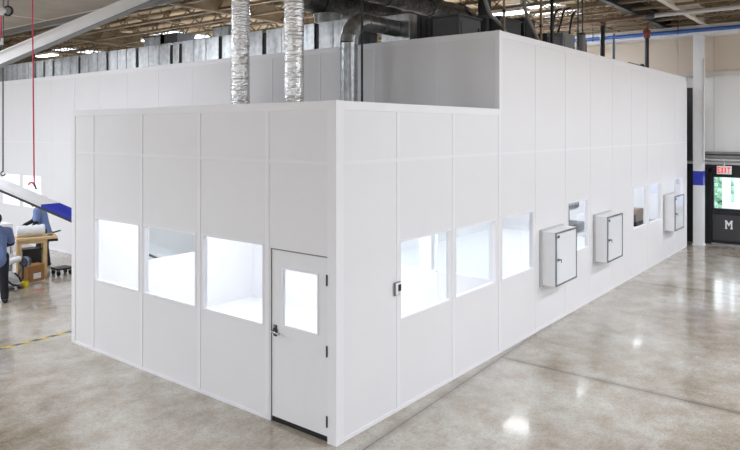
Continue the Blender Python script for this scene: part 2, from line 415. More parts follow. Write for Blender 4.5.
for yy in (-3.45, -.85):
    MB().cyl((22.55, yy, .29), (22.8, yy, .29), .29, 18).build('wheel', 'rubber', t)

# ------------------------------------------------------------------ clean room enclosure
TH = .06
wl = struct(wall('wall_left', 'y', 0.0, L_, 0, HL, 0, TH, [(a, b, ZS, ZH) for a, b in LW] + [(.12, 1.0, 0, 1.99)], 'panel'))
wr = struct(wall('wall_right', 'x', TH, A_ - .001, 0, HL, 0, TH, [(a, b, ZS, ZH) for a, b in RW], 'panel'))
wt = struct(wall('wall_long', 'x', A_, B_, 0, HT, 0, TH, [(a, b, ZS, ZH) for a, b in TW], 'panel'))
IW = [(.15, 1.22), (1.42, 2.49), (2.69, 3.76)]
wu = struct(wall('wall_upper', 'y', TH, YEND, 0, HT, A_, A_ + TH, [(a, b, ZS, ZH) for a, b in KW + IW], 'panel'))
BW = [(.25, 1.1), (1.30, 2.42), (2.55, 3.5)]
wb = struct(wall('wall_rear', 'x', TH, A_ - .001, 0, HL, L_ - TH, L_, [(a, b, ZS, 2.03) for a, b in BW[1:2]], 'panel'))
struct(wall('wall_end_cap', 'y', TH, YEND, 0, HT, B_ - TH, B_, [], 'panel'))
struct(wall('wall_rear_tall', 'x', A_ + TH, B_ - TH, 0, HT, YEND - TH, YEND, [], 'panel'))
struct(MB().box((TH, TH, 2.75), (A_, L_ - TH, 2.80)).build('ceiling', 'inner'))
struct(MB().box((A_ + TH, TH, 2.75), (B_ - TH, YEND - TH, 2.80)).build('ceiling', 'inner'))
struct(MB().box((TH, TH, HL - .16), (A_, L_ - TH, HL - .1)).build('roof_low', 'lightgrey'))
struct(MB().box((A_ + TH, TH, HT - .16), (B_ - TH, YEND - TH, HT - .1)).build('roof_tall', 'white'))
struct(MB().box((TH, TH, 0), (A_, L_ - TH, .006)).build('floor', 'vinyl'))
struct(MB().box((A_ + TH, TH, 0), (B_ - TH, YEND - TH, .006)).build('floor', 'vinyl'))
struct(MB().box((A_ + TH, 6.0, .006), (B_ - TH, 6.08, 2.75)).build('wall_inner', 'inner'))

PR = .007   # how far trims stand proud
def post_l(y, w=.055, z1=HL, x=0, z0=.04, par=None): MB().box((x - PR, y - w / 2, z0), (x, y + w / 2, z1 - .1)).build('post', 'trim', par)
for y in (1.055, 2.32, 3.61, 4.90): post_l(y, .06, par=wl)
for y0, y1 in ((.115, 1.025), (1.085, 2.29), (2.35, 3.58), (3.64, 4.87), (4.93, 5.40)):
    MB().box((-.007, y0, ZJ - .018), (0, y1, ZJ + .018)).build('joint_strip', 'trim', wl)
MB().box((-PR, 0, HL - .1), (.0, L_, HL), .003).build('cap_rail', 'trim', wl)
MB().box((-PR, 1.02, 0), (0, L_, .045), .003).build('base_channel', 'trim', wl)
MB().box((-PR, L_ - .11, .045), (0, L_, HL - .1), .003).build('end_post', 'trim', wl)
for x in (1.115, 2.375): MB().box((x - .03, -PR, .045), (x + .03, 0, HL - .1)).build('post', 'trim', wr)
for x0, x1 in ((.12, 1.085), (1.145, 2.345), (2.405, A_ - .04)):
    MB().box((x0, -.007, ZJ - .018), (x1, 0, ZJ + .018)).build('joint_strip', 'trim', wr)
MB().box((.11, -PR, HL - .1), (A_ - .03, 0, HL), .003).build('cap_rail', 'trim', wr)
MB().box((.11, -PR, 0), (A_ - .03, 0, .045), .003).build('base_channel', 'trim', wr)
q_ = -PR - .003
struct(MB().prism([(q_, q_), (.115, q_), (.115, 0), (0, 0), (0, .115), (q_, .115)], lambda a_, c_, z_: (a_, c_, z_), 0, HL + .002).build('trim_5', 'trim'))   # corner post
jx = [A_, 4.985, 6.261, 7.534, 8.809, 10.10, 11.343, 12.64, 13.885]
for x in jx[1:]: MB().box((x - .016, -.005, .045), (x + .016, 0, HT - .1)).build('post', 'trim', wt)
xs = jx + [B_]
for i in range(len(xs) - 1): MB().box((xs[i] + (.05 if i == 0 else .016), -.005, ZJ - .016), (xs[i + 1] - .016, 0, ZJ + .016)).build('joint_strip', 'trim', wt)
MB().box((A_ + .05, -PR, HT - .1), (B_, 0, HT), .003).build('cap_rail', 'trim', wt)
MB().box((A_ + .05, -PR, 0), (B_, 0, .045), .003).build('base_channel', 'trim', wt)
MB().box((A_ - .03, -PR, 0), (A_ + .055, 0, HL), .003).prism([(A_ - .014, -.014), (A_ + .055, -.014), (A_ + .055, 0), (A_, 0), (A_, .06), (A_ - .014, .06)], lambda a_, c_, z_: (a_, c_, z_), HL, HT + .002).build('corner_post', 'trim', wt)
MB().box((B_ - .06, -PR, 0), (B_ + PR, 0, HT), .003).build('corner_post', 'trim', wt)
k = 0; y = 1.10
while y < 20:
    if not any(a - .02 < y < b_ + .02 for a, b_ in KW):
        MB().box((A_ - .006, y - .018, .05), (A_, y + .018, HT - .1)).build('post', 'trim', wu)
    y += PITCH
MB().box((A_ - PR, .06, HT - .1), (A_, YEND, HT), .003).build('cap_rail', 'trim', wu)
MB().box((A_ - PR, L_ + .01, 0), (A_, YEND, .06), .003).build('base_channel', 'trim', wu)
MB().box((A_ - .006, L_ + .01, ZJ - .016), (A_, YEND, ZJ + .016)).build('joint_strip', 'trim', wu)

# windows
wn = [0]
def window(ax, u0, u1, z0, z1, p, thick, back=1):
    wn[0] += 1; g = .022
    b = MB(); lo, hi = p - .006, p + thick + .006
    def bx(a0, a1, c0, c1):
        if ax == 'y': b.box((lo, a0, c0), (hi, a1, c1), .002)
        else: b.box((a0, lo, c0), (a1, hi, c1), .002)
    bx(u0, u1, z0, z0 + g); bx(u0, u1, z1 - g, z1); bx(u0, u0 + g, z0 + g, z1 - g); bx(u1 - g, u1, z0 + g, z1 - g)
    o = struct(b.build('window_%d' % wn[0], 'trim'))
    pm = p + thick * .62; q = MB()
    if ax == 'y': q.box((pm, u0 + g, z0 + g), (pm + .006, u1 - g, z1 - g))
    else: q.box((u0 + g, pm, z0 + g), (u1 - g, pm + .006, z1 - g))
    q.build('pane', 'glass', o); return o
for a, b in LW: window('y', a, b, ZS, ZH, 0, TH)
for a, b in RW + TW: window('x', a, b, ZS, ZH, 0, TH)
for a, b in KW + IW: window('y', a, b, ZS, ZH, A_, TH)
for a, b in BW[1:2]: window('x', a, b, ZS, 2.03, L_ - TH, TH)

# clean room door
d1 = struct(wall('door_1', 'y', .13, .99, .06, 1.975, .012, .058, [(.275, .82, 1.13, 1.775)], mat('door_white', (234, 233, 236), .35, var=.01)))
MB().box((.03, .275, 1.13), (.036, .82, 1.775)).build('vision_pane', 'glass', d1)
b = MB()
for lo, hi in (((.004, .26, 1.115), (.014, .835, 1.135)), ((.004, .26, 1.77), (.014, .835, 1.79)), ((.004, .26, 1.135), (.014, .28, 1.77)), ((.004, .815, 1.135), (.014, .835, 1.77))): b.box(lo, hi)
b.build('vision_frame', 'trim', d1)
for z in (1.74, .98, .23): MB().box((-.012, .108, z - .055), (.012, .134, z + .055), .003).cyl((-.014, .122, z - .06), (-.014, .122, z + .06), .009, 10).build('hinge', 'dgrey', d1)
hd = MB().cyl((-.006, .93, 1.05), (.012, .93, 1.05), .034, 18).box((-.003, .905, .985), (.012, .955, 1.115), .004).build('handle_rose', 'dgrey', d1, True)
MB().tube([(-.006, .93, 1.05), (-.055, .93, 1.05), (-.062, .92, 1.05), (-.06, .80, 1.045)], .011, 10).build('lever', 'chrome', hd, True)
MB().cyl((-.012, .93, 1.10), (.0, .93, 1.10), .016, 12).build('lock_cylinder', 'chrome', hd)
MB().box((.02, .12, .0), (.06, 1.0, .058)).build('door_sweep', 'rubber', d1)
MB().box((.0, .99, .0), (.06, 1.0, 1.985)).box((.0, .12, 1.976), (.06, 1.0, 1.99)).build('door_gap', 'grey', d1)

# controller beside the window
t = thing('wall_controller', 'small white controller with dark screen left of the long wall\'s first window', 'thermostat', (1.08, -PR, 1.33))
z = on('y', 0, 397, 288).z
MB().box((1.02, -.03, z - .078), (1.135, -PR, z + .078), .004).build('back_plate', 'grey', t)
MB().box((1.028, -.04, z - .07), (1.127, -.03, z + .07), .003).build('case', 'white', t)
MB().box((1.066, -.044, z - .03), (1.122, -.04, z + .05), .001).build('screen', 'black', t)
MB().cyl((1.08, -.046, z - .052), (1.08, -.04, z - .052), .01, 10).build('button', 'lightgrey', t)

def cab_pane():        # translucent acrylic pane
    m = bpy.data.materials.new('acrylic_pane'); t_ = NT(m)
    t_.p.inputs['Base Color'].default_value = lin((242, 245, 250)); t_.p.inputs['Roughness'].default_value = .08
    a_ = t_.new('ShaderNodeBsdfTransparent'); mx_ = t_.new('ShaderNodeMixShader'); mx_.inputs[0].default_value = .86
    t_.link(a_.outputs[0], mx_.inputs[1]); t_.link(t_.p.outputs[0], mx_.inputs[2]); t_.link(mx_.outputs[0], t_.out.inputs[0]); return m
# wall cabinets with glazed doors
t = thing('wall_cabinet', 'white glass-door wall cabinet nearest the camera on the long wall', 'cabinet', (5.16, 0, .76), 'glass-door cabinets on the long wall')
x0, x1, z0, z1, dp = 5.16, 6.06, .76, 1.65, -.26
b = MB()
for lo, hi in (((x0, dp, z0), (x0 + .02, -.02, z1)), ((x1 - .02, dp, z0), (x1, -.02, z1)), ((x0 + .02, dp, z0), (x1 - .02, -.02, z0 + .02)), ((x0 + .02, dp, z1 - .02), (x1 - .02, -.02, z1)), ((x0, -.02, z0), (x1, -.005, z1))): b.box(lo, hi)
bd = b.build('body', 'white', t)
MB().box((x0 + .02, dp + .08, z0 + .40), (x1 - .02, -.02, z0 + .415)).build('inner_shelf', 'white', bd)
b = MB(); q = .03
for lo, hi in (((x0 - q, -.045, z0 - q), (x0, -.006, z1 + q)), ((x1, -.045, z0 - q), (x1 + .01, -.006, z1 + q)), ((x0, -.045, z1), (x1, -.006, z1 + q)), ((x0, -.045, z0 - q), (x1, -.006, z0))): b.box(lo, hi)
b.build('mounting_flange', 'lightgrey', t)
b = MB(); g = .028; f0, f1 = dp - .025, dp - .002
for lo, hi in (((x0, f0, z0), (x0 + g, f1, z1)), ((x1 - g, f0, z0), (x1, f1, z1)), ((x0 + g, f0, z0), (x1 - g, f1, z0 + g)), ((x0 + g, f0, z1 - g), (x1 - g, f1, z1))): b.box(lo, hi, .003)
dr = b.build('door', 'alu', t)
MB().box((x0 + g, dp - .016, z0 + g), (x1 - g, dp - .010, z1 - g)).build('glass_pane', cab_pane(), dr)
MB().box((x0 + .06, f0 - .012, z0 + .41), (x0 + .09, f0 + .012, z0 + .455), .004).box((x0 + .06, f0 - .035, z0 + .433), (x0 + .145, f0 - .022, z0 + .448), .003).cyl((x0 + .078, f0 - .04, z0 + .44), (x0 + .078, f0, z0 + .44), .012, 10).box((x0 + .132, f0 - .034, z0 + .38), (x0 + .145, f0 - .024, z0 + .44), .002).build('latch', 'grey', dr)
MB().box((x0 + .06, dp - .02, z1 - .10), (x0 + .15, dp - .017, z1 - .055)).build('name_plate', 'dgrey', dr)
for dx, lab in ((2.51, 'white glass-door wall cabinet second from camera, between two small windows'), (7.585, 'white glass-door wall cabinet farthest away, at the far end of the long wall')):
    c = copy_tree(t, None, (dx, 0, 0)); c['label'] = lab

# equipment inside the tall clean room, seen through its small windows
def bench(x0, x1, y0, y1, h, lab, top='slate'):
    t = thing('laboratory_bench', lab, 'bench', ((x0 + x1) / 2, (y0 + y1) / 2, .006))
    MB().box((x0, y0, h - .04), (x1, y1, h), .004).build('worktop', top, t)
    for x in (x0 + .04, x1 - .04):
        for y in (y0 + .04, y1 - .04): MB().box((x - .025, y - .025, .006), (x + .025, y + .025, h - .04)).build('leg', 'white', t)
bench(8.4, 10.6, .9, 1.6, 1.02, 'white bench inside the clean room behind the first small window', 'white')
bench(11.4, 13.6, .32, .95, .92, 'blue-topped bench inside the clean room behind the paired windows')
t = thing('instrument', 'grey instrument on the white bench behind the first small window', 'instrument', (9.3, 1.25, 1.02))
MB().box((9.0, 1.0, 1.02), (9.9, 1.5, 1.22), .02).build('base', 'grey', t)
MB().box((9.3, 1.2, 1.22), (9.5, 1.45, 1.5), .02).build('column', 'dgrey', t)
MB().cyl((9.1, 1.25, 1.60), (9.9, 1.25, 1.60), .12, 18).build('head', 'galvd', t, True)
t = thing('sealing_machine', 'brown-covered machine on the blue-topped bench behind the paired windows', 'machine', (12.3, .62, .92))
MB().box((11.9, .42, .92), (12.75, .85, 1.02), .01).build('base', 'black', t)
MB().prism([(11.95, 1.02), (12.7, 1.02), (12.7, 1.2), (12.55, 1.32), (12.1, 1.32), (11.95, 1.2)], lambda a, c, q: (a, q, c), .45, .82).build('cover', 'brown', t)
MB().box((11.75, .5, 1.0), (11.95, .8, 1.3), .02).build('control_box', 'black', t)

# ------------------------------------------------------------------ ducts on the roofs
def foil_duct(x, y, r, lab):
    b = MB(); n = 150; rr = random.Random(int(x * 100))
    pts, rs = [], []
    for i in range(n + 1):
        z = HL - .1 + (ZC - HL + .1) * i / n
        pts.append((x + .012 * math.sin(z * 2.3), y + .012 * math.cos(z * 1.9), z)); rs.append(r * (1 + rr.uniform(-.014, .014) + (.012 if i % 3 == 0 else 0)))
    b.tube(pts, rs, 30, True, .02)
    t = thing('foil_duct', lab, 'duct', (x, y, HL - .1), 'foil flex ducts rising from the low roof')
    b.build('sleeve', 'foil', t)
    MB().tube([(x, y, HL - .1), (x, y, HL + .02)], r + .02, 26).build('collar', 'galv', t, True)
def on_low(u, X): p = on('x', X, u, 90); return p.x, p.y
px, py = on_low(240.5, 1.5); foil_duct(px, py, .141, 'crinkled silver foil duct, the left of the two rising from the low roof')
px, py = on_low(294, 1.7); foil_duct(px, py, .146, 'crinkled silver foil duct, the right of the two rising from the low roof')
# galvanised spiral duct with elbow
x, y, r = 3.2, 2.52, .145
t = thing('spiral_elbow_duct', 'shiny round galvanised duct with an elbow turning over the tall wall', 'duct', (x, y, HL - .1))
MB().cyl((x, y, HL - .1), (x, y, 4.80), r, 32).build('riser', 'galv', t, True)
b = MB(); rb = .40
pts = arc((x + rb, y, 4.80), (-1, 0, 0), (0, 0, 1), rb, 0, math.pi / 2, 6); b.tube(pts, r + .004, 32, True); b.build('elbow', 'galv', t)
MB().cyl((x + rb, y, 5.2), (4.485, y, 5.2), r, 32).build('branch', 'galv', t, True)
for zz in (3.80, 3.98, 4.16, 4.34, 4.52, 4.70): MB().tube([(x, y, zz - .008), (x, y, zz + .008)], r + .006, 32).build('seam', 'galvd', t, True)
for xx in (x + rb + .02, 4.1): MB().tube([(xx - .012, y, 5.2), (xx + .012, y, 5.2)], r + .012, 32).build('band', 'galvd', t, True)
# long rectangular duct run on the tall roof
t = thing('rectangular_duct', 'long rectangular galvanised duct run along the tall roof edge', 'duct', (4.55, 11, HT - .1))
gaps = [15.65, 15.07, 14.52, 13.04, 11.60, 10.21, 8.78, 8.43, 6.98, 5.57, 4.10]
edges = [19.5] + gaps + [3.25]
for i in range(len(edges) - 1):
    a, c = edges[i] - .06, edges[i + 1] + .06
    b = MB().box((4.10, c, HT - .1), (5.0, a, 5.41), .006)
    s = b.build('duct_section', 'galv', t)
    n = max(1, int((a - c) / .34))
    for k in range(1, n): MB().box((4.094, c + (a - c) * k / n - .008, HT - .05), (4.10, c + (a - c) * k / n + .008, 5.40)).build('rib', 'galvd', s)
for g in gaps:
    MB().box((4.13, g - .06, HT - .1), (4.97, g + .06, 5.36)).build('flexible_connector', 'black', t)
t = thing('round_duct_cap', 'round galvanised cap on the right end of the rectangular duct', 'vent cap', (4.55, 4.15, 5.41))
pc = on('x', 4.5, 328, 20)
MB().cyl((4.5, pc.y, 5.41), (4.5, pc.y, 5.60), .27, 32).build('drum', 'galv', t, True)
MB().cyl((4.5, pc.y, 5.60), (4.5, pc.y, 5.63), .29, 32).build('lid', 'galvd', t, True)
for u, lab, w in ((157.5, 'grey metal box on top of the rectangular duct, farther left', .9), (172, 'dark metal box on top of the rectangular duct, beside the grey one', .7), (224, 'grey metal box on the rectangular duct beside the left foil duct', .55)):
    p = on('x', 4.4, u, 45); tt = thing('roof_box', lab, 'box', (4.5, p.y, 5.41), 'boxes on the rectangular duct')
    MB().box((4.3, p.y - w / 2, 5.41), (4.8, p.y + w / 2, 5.66), .01).build('casing', 'dgrey' if 'dark' in lab else 'galvd', tt)
    MB().box((4.285, p.y - w / 2 - .015, 5.66), (4.815, p.y + w / 2 + .015, 5.68)).build('lid', 'dgrey', tt)
# plenum the elbow runs into
t = thing('plenum_box', 'galvanised plenum box behind the elbow duct, dark on one side', 'plenum', (4.9, 2.5, HT - .1))
MB().box((4.5, 2.2, HT - .1), (4.75, 2.83, 5.45), .006).build('inlet_casing', 'galv', t)
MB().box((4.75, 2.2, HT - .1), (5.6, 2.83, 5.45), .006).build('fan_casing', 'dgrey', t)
for k in range(4): MB().box((4.85 + k * .19, 2.19, HT - .05), (4.89 + k * .19, 2.2, 5.42)).build('rib', 'black', t)

# insulated round ducts overhead, running along X
def insulated(y, z, r, x0, x1, lab):
    b = MB(); n = 46; rr = random.Random(int(y * 7))
    b.tube([(x0 + (x1 - x0) * i / n, y + .02 * math.sin(i), z) for i in range(n + 1)], [r * (1 + rr.uniform(-.05, .05)) for i in range(n + 1)], 20, True, .02)
    t = thing('insulated_duct', lab, 'duct', (x0, y, z - r), 'insulated round ducts under the roof')
    b.build('jacket', 'insul', t, True)
    for k in range(3):
        xx = x0 + .5 + k * (x1 - x0 - 1) / 2
        MB().tube([(xx - .02, y, z), (xx + .02, y, z)], r + .022, 20).cyl((xx, y, z + r), (xx, y, ZD - .05), .008, 6).build('hanger', 'dgrey', t)
insulated(2.9, 5.85, .15, 4.2, 8.2, 'dark insulated round duct under the roof, the nearer, above the plenum box')
insulated(4.35, 5.92, .27, 3.9, 9.5, 'thick dark insulated round duct under the roof behind the round duct cap')
insulated(3.5, 6.12, .2, 4.0, 9.0, 'dark insulated round duct under the roof between the other two')

# machinery on the tall roof behind the right-hand edge
RB = HT - .1
M['hosegrey'] = mat('hose_grey', (140, 138, 135), .6)
def roofbox(name, lab, cat, u0, u1, v, Y, m, dep=.6, lid=True, group=None):
    a, c = on('y', Y, u0, v), on('y', Y, u1, v)
    t = thing(name, lab, cat, ((a.x + c.x) / 2, Y, RB), group)
    MB().box((a.x, Y, RB), (c.x, Y + dep, a.z), .012).build('casing', m, t)
    if lid: MB().box((a.x - .02, Y - .02, a.z), (c.x + .02, Y + dep + .02, a.z + .03), .005).build('lid', 'dgrey', t)
    MB().box((a.x + .06, Y - .012, RB + .08), (c.x - .06, Y, a.z - .08)).build('access_panel', m, t)
    MB().box((c.x - .12, Y - .03, (RB + a.z) / 2 - .02), (c.x - .09, Y - .01, (RB + a.z) / 2 + .06)).build('latch', 'black', t)
    return t
roofbox('fan_unit', 'dark grey fan unit at the near corner of the tall roof', 'fan unit', 459, 481, 15, .75, 'dgrey', .5)
tt = roofbox('fan_unit', 'dark grey fan unit right of the tall corner, with pale hose', 'fan unit', 500, 521, 17, .9, 'dgrey', .5)
roofbox('fan_unit', 'low black fan unit behind the tall wall, between two tan conduits', 'fan unit', 524, 535, 19, 1.0, 'black', .5)
roofbox('control_cabinet', 'grey control cabinet with cable loops on the tall roof', 'control box', 547, 562, 33, .8, 'dgrey', .4, False)
roofbox('control_cabinet', 'lighter grey control cabinet beside the grey motor on the tall roof', 'control box', 563, 575, 32, .8, 'grey', .4, False)
p = on('y', .9, 581, 33)
t = thing('motor', 'grey upright motor on the tall roof, right of the control cabinets', 'motor', (p.x, .9, RB))
MB().cyl((p.x, .9, RB), (p.x, .9, p.z - .05), .10, 20).build('drum', 'grey', t, True)
MB().cyl((p.x, .9, p.z - .05), (p.x, .9, p.z), .115, 20, .08).build('end_cap', 'dgrey', t, True)
MB().box((p.x + .09, .84, RB + .1), (p.x + .2, .96, p.z - .12), .01).build('terminal_box', 'dgrey', t)
p = on('y', .7, 491, 20)
t = thing('motor', 'dark round motor at the tall corner, under a pale hose', 'motor', (p.x, .7, RB))
MB().cyl((p.x - .16, .7, RB + .13), (p.x + .16, .7, RB + .13), .13, 20).build('drum', 'grey', t, True)
MB().box((p.x - .14, .6, RB), (p.x + .14, .8, RB + .02)).build('base', 'dgrey', t)
MB().cyl((p.x + .16, .7, RB + .13), (p.x + .24, .7, RB + .13), .05, 14).build('shaft_end', 'dgrey', t, True)
def hose(pix, Y, r, m, lab, name='hose', cat='hose', seg=10, group=None):
    pts = [on('y', Y, u, v) for u, v in pix]
    q = []
    for i in range(len(pts) - 1):
        p0, p1, p2, p3 = pts[max(i - 1, 0)], pts[i], pts[i + 1], pts[min(i + 2, len(pts) - 1)]
        for k in range(6):
            s = k / 6; q.append(.5 * ((2 * p1) + (p2 - p0) * s + (2 * p0 - 5 * p1 + 4 * p2 - p3) * s * s + (3 * p1 - p0 - 3 * p2 + p3) * s ** 3))
    q.append(pts[-1])
    o = MB().tube(q, r, seg).build(name, m, None, True, loc=q[0]); return tag(o, lab, cat, group)
hose([(484, -12), (486, 2), (490, 14), (496, 20), (502, 27), (506, 34)], .66, .034, 'hosegrey', 'pale flexible hose curving down to the dark motor at the tall corner')
hose([(523, -6), (525, 8), (528, 18), (532, 27), (538, 40), (541, 52)], .62, .034, 'hosegrey', 'pale flexible hose drooping between the two tan conduits')
for k, (pix, w) in enumerate(((((551, 40), (553, 24), (556, 12), (561, 9)), 'left'), (((557, 36), (561, 22), (564, 11), (570, 8)), 'middle'), (((569, 36), (571, 22), (573, 14), (576, 11)), 'right'))):
    hose(pix, .95, .022, 'rubber', f'black cable loop above the control cabinets, {w} of three', 'cable', 'cable', 8, 'cable loops on the tall roof')
def vpipe(name, lab, cat, u, vt, Y, z0, z1, r, m, group=None, clamp=True):
    p = on('y', Y, u, vt)
    t = thing(name, lab, cat, (p.x, Y, z0), group)
    MB().cyl((p.x, Y, z0), (p.x, Y, z1), r, 14).build('pipe', m, t, True)
    if clamp:
        MB().cyl((p.x, Y, z0), (p.x, Y, z0 + .03), r * 1.8, 14).build('base_flange', 'dgrey', t, True)
        zz = 5.35 if z1 > 5.5 else (z0 + z1) / 2
        MB().cyl((p.x, Y, zz), (p.x, Y, zz + .06), r * 1.35, 14).build('coupling', 'dgrey', t, True)
    return p
vpipe('conduit', 'tan vertical conduit rising from the roof just right of the tall corner', 'conduit', 504, 15, .6, RB, 6.4, .022, 'tan')
vpipe('conduit', 'tan vertical conduit rising from the roof left of the black post', 'conduit', 541, 15, .8, RB, 6.4, .026, 'tan')
vpipe('roof_post', 'black vertical post in front of the grey control cabinets', 'post', 552, 20, .7, RB, 6.4, .035, 'black')
vpipe('roof_post', 'thick black vertical post just left of the tall corner', 'post', 484.5, 10, 1.2, RB, 6.4, .12, 'black')
vpipe('hanger_rod', 'black hanger rod above the grey motor, left of two', 'rod', 578, 15, .9, 5.2, 6.4, .018, 'dgrey', 'rods above the grey motor', False)
vpipe('hanger_rod', 'black hanger rod above the grey motor, right of two', 'rod', 582.5, 15, .95, 5.2, 6.4, .018, 'dgrey', 'rods above the grey motor', False)
# thin dark pole beside the elbow duct
pp = on('x', 2.9, 362, 60)
t = thing('vertical_conduit', 'thin black vertical pole beside the elbow duct', 'conduit', (pp.x, pp.y, HL - .1))
MB().cyl((pp.x, pp.y, HL - .1), (pp.x, pp.y, ZC), .019, 12).build('pipe', 'black', t, True)
MB().cyl((pp.x, pp.y, HL - .1), (pp.x, pp.y, HL + .02), .035, 12).build('base_flange', 'dgrey', t)
# sprinkler and process pipes near the far wall
def hpipe(name, lab, X, z, r, y0, y1, m, m2=None, ysplit=None):
    t = thing(name, lab, 'pipe', (X, y0, z))
    if m2:
        MB().cyl((X, ysplit, z), (X, y1, z), r, 16).build('pipe', m, t, True); MB().cyl((X, y0, z), (X, ysplit, z), r, 16).build('pipe', m2, t, True)
        MB().cyl((X, ysplit - .1, z), (X, ysplit + .1, z), r * 1.4, 16).build('coupling', 'dgrey', t, True)
    else: MB().cyl((X, y0, z), (X, y1, z), r, 16).build('pipe', m, t, True)
    for yy in (-6, -2.2, .3, 2.8):
        if y0 < yy < y1: MB().cyl((X, yy, z + r), (X, yy, ZD), .012, 6).tube(arc((X, yy, z), (1, 0, 0), (0, 0, 1), r + .012, 0, 2 * math.pi, 16), .01, 6).build('hanger', 'dgrey', t)
hpipe('blue_pipe', 'blue pipe running along the top of the far wall', 15.46, 6.205, .055, -12, 5.2, 'pipeblue')
hpipe('sprinkler_main', 'pipe under the roof near the far wall, brown then grey', 12.7, 6.30, .055, -12, 5.5, 'rust', 'lightgrey', .3)
pd = on('x', 12.7, 602.5, 40)
t = thing('drop_pipe', 'thick black drop pipe from the brown roof pipe to the tall roof', 'pipe', (12.7, pd.y, RB))
MB().cyl((12.7, pd.y, RB), (12.7, pd.y, 6.22), .062, 16).build('pipe', 'black', t, True)
MB().cyl((12.7, pd.y, 6.16), (12.7, pd.y, 6.235), .085, 16).build('coupling', 'rust', t, True)
p = on('y', .9, 647, 50)
t = thing('valve_riser', 'dark riser pipe topped by a rust red valve near the far wall', 'valve', (p.x, .9, RB))
zt = on('y', .9, 647, 38).z
MB().cyl((p.x, .9, RB), (p.x, .9, zt), .055, 16).build('pipe', 'black', t, True)
vb = MB().cyl((p.x, .9, zt), (p.x, .9, zt + .22), .085, 16).cyl((p.x - .14, .9, zt + .17), (p.x + .14, .9, zt + .17), .075, 14).build('valve_body', 'redp', t, True)
MB().cyl((p.x, .9, zt + .22), (p.x, .9, ZD), .04, 12).build('upper_pipe', 'rust', t, True)
p1, p2 = on('y', .4, 632, 64), on('y', .4, 642, 64)
t = thing('roof_valve', 'small black valve on the tall roof left of the red-topped riser', 'valve', (p1.x, .4, RB))
MB().cyl((p1.x, .4, RB), (p1.x, .4, p1.z), .03, 10).build('stem', 'black', t)
MB().cyl((p1.x - .25, .4, p1.z), (p2.x, .4, p1.z), .028, 10).ball((p2.x, .4, p1.z), .07).build('valve_body', 'black', t, True)
p = on('y', .5, 614, 50)
t = thing('roof_strut', 'slim blue-grey strut standing right of the thick black drop pipe', 'strut', (p.x, .5, RB))
MB().box((p.x - .02, .48, RB), (p.x + .02, .52, 5.6)).build('channel', 'slate', t); MB().box((p.x - .06, .45, RB), (p.x + .06, .55, RB + .02)).build('foot', 'slate', t)

# ------------------------------------------------------------------ roof lamps in view beyond the ducts
def lamp(x, y, z, lab):
    t = thing('ceiling_light', lab, 'lamp', (x, y, z), 'roof lamps beyond the ducts')
    MB().box((x - .18, y - .62, z + .03), (x + .18, y + .62, z + .12), .01).build('housing', 'white', t)
    MB().box((x - .16, y - .60, z + .0), (x + .16, y + .60, z + .03)).build('diffuser', 'lamp', t)
    for s in (-.45, .45): MB().cyl((x, y + s, z + .12), (x, y + s, ZD), .008, 6).build('hanger', 'dgrey', t)
LS = [(11.5, 11.0, 'seen above the right foil duct'), (7.5, 14.5, 'just left of the left foil duct'), (11.5, 19, 'seen over the middle of the rectangular duct'), (7.5, 22, 'far left over the rectangular duct'), (11.5, 28, 'most distant, far left'), (13.0, 4.5, 'behind the tall corner machinery'), (10.2, 3.2, 'nearest, above the control cabinets')]
for x, y, s in LS: lamp(x, y, 6.3, 'white strip lamp under the roof, ' + s)

# ------------------------------------------------------------------ left side: beams, hoses
n0, n1 = None, None
def at(u, v, d): return CAM + ray(u, v) * d
a = at(-60, 161, 12.5); e = at(205, 275, 12.5)
wv = Vector((.36, 0, 0)); dn = Vector((0, 0, -.05))
t = thing('sloping_beam', 'white flat sloping beam with a blue section, left of the low room', 'beam', tuple(a))
def slab(s0, s1, name, m, lift=0):
    p, q = a.lerp(e, s0), a.lerp(e, s1); b = MB(); up = Vector((0, 0, lift))
    vs = [b.b.verts.new(x) for x in (p + up, q + up, q + wv + up, p + wv + up, p + dn, q + dn, q + wv + dn, p + wv + dn)]
    for f in ((0, 1, 2, 3), (7, 6, 5, 4), (0, 4, 5, 1), (1, 5, 6, 2), (2, 6, 7, 3), (3, 7, 4, 0)): b.b.faces.new([vs[i] for i in f])
    return b.build(name, m, t)
sb = (41 + 60) / 265
slab(0, sb, 'upper_section', 'white'); slab(sb, .53, 'blue_section', 'blue'); slab(.53, 1, 'lower_section', 'white')
b = MB().bar(a + dn * 1.4, e + dn * 1.4, .03, .04); b.build('edge_strip', 'dgrey', t)
for s in (.62, .97):
    p = a.lerp(e, s) + wv * .5
    MB().box((p.x - .03, p.y - .03, 0), (p.x + .03, p.y + .03, p.z - .05)).box((p.x - .08, p.y - .08, 0), (p.x + .08, p.y + .08, .015)).build('leg', 'lightgrey', t)
p = at(3, 172, 12.6)
t = thing('hanging_cable', 'dark vertical cable hanging at the left edge above the white beam', 'cable', (p.x, p.y, p.z))
MB().cyl((p.x, p.y, p.z), (p.x, p.y, ZC), .013, 8).build('cable', 'dgrey', t)
MB().tube(arc((p.x, p.y, p.z - .03), (1, 0, 0), (0, 0, 1), .04, math.pi / 2, math.pi * 2, 10), .012, 8).build('hook', 'dgrey', t)
# pale diagonal roof brace
p0, p1 = at(-45, 79, 12), at(172, -13, 12)
t = thing('diagonal_brace', 'light grey diagonal beam crossing the top left corner', 'beam', tuple(p0))
MB().bar(p0, p1, .16, .20).build('channel', 'white', t)
dd = (p1 - p0).normalized(); upv = RT.cross(dd); 
MB().bar(p0 - Vector((0, 0, .115)), p1 - Vector((0, 0, .115)), .20, .015).build('lower_flange', 'grey', t)
MB().bar(p0 + Vector((0, 0, .115)), p1 + Vector((0, 0, .115)), .20, .015).build('upper_flange', 'white', t)
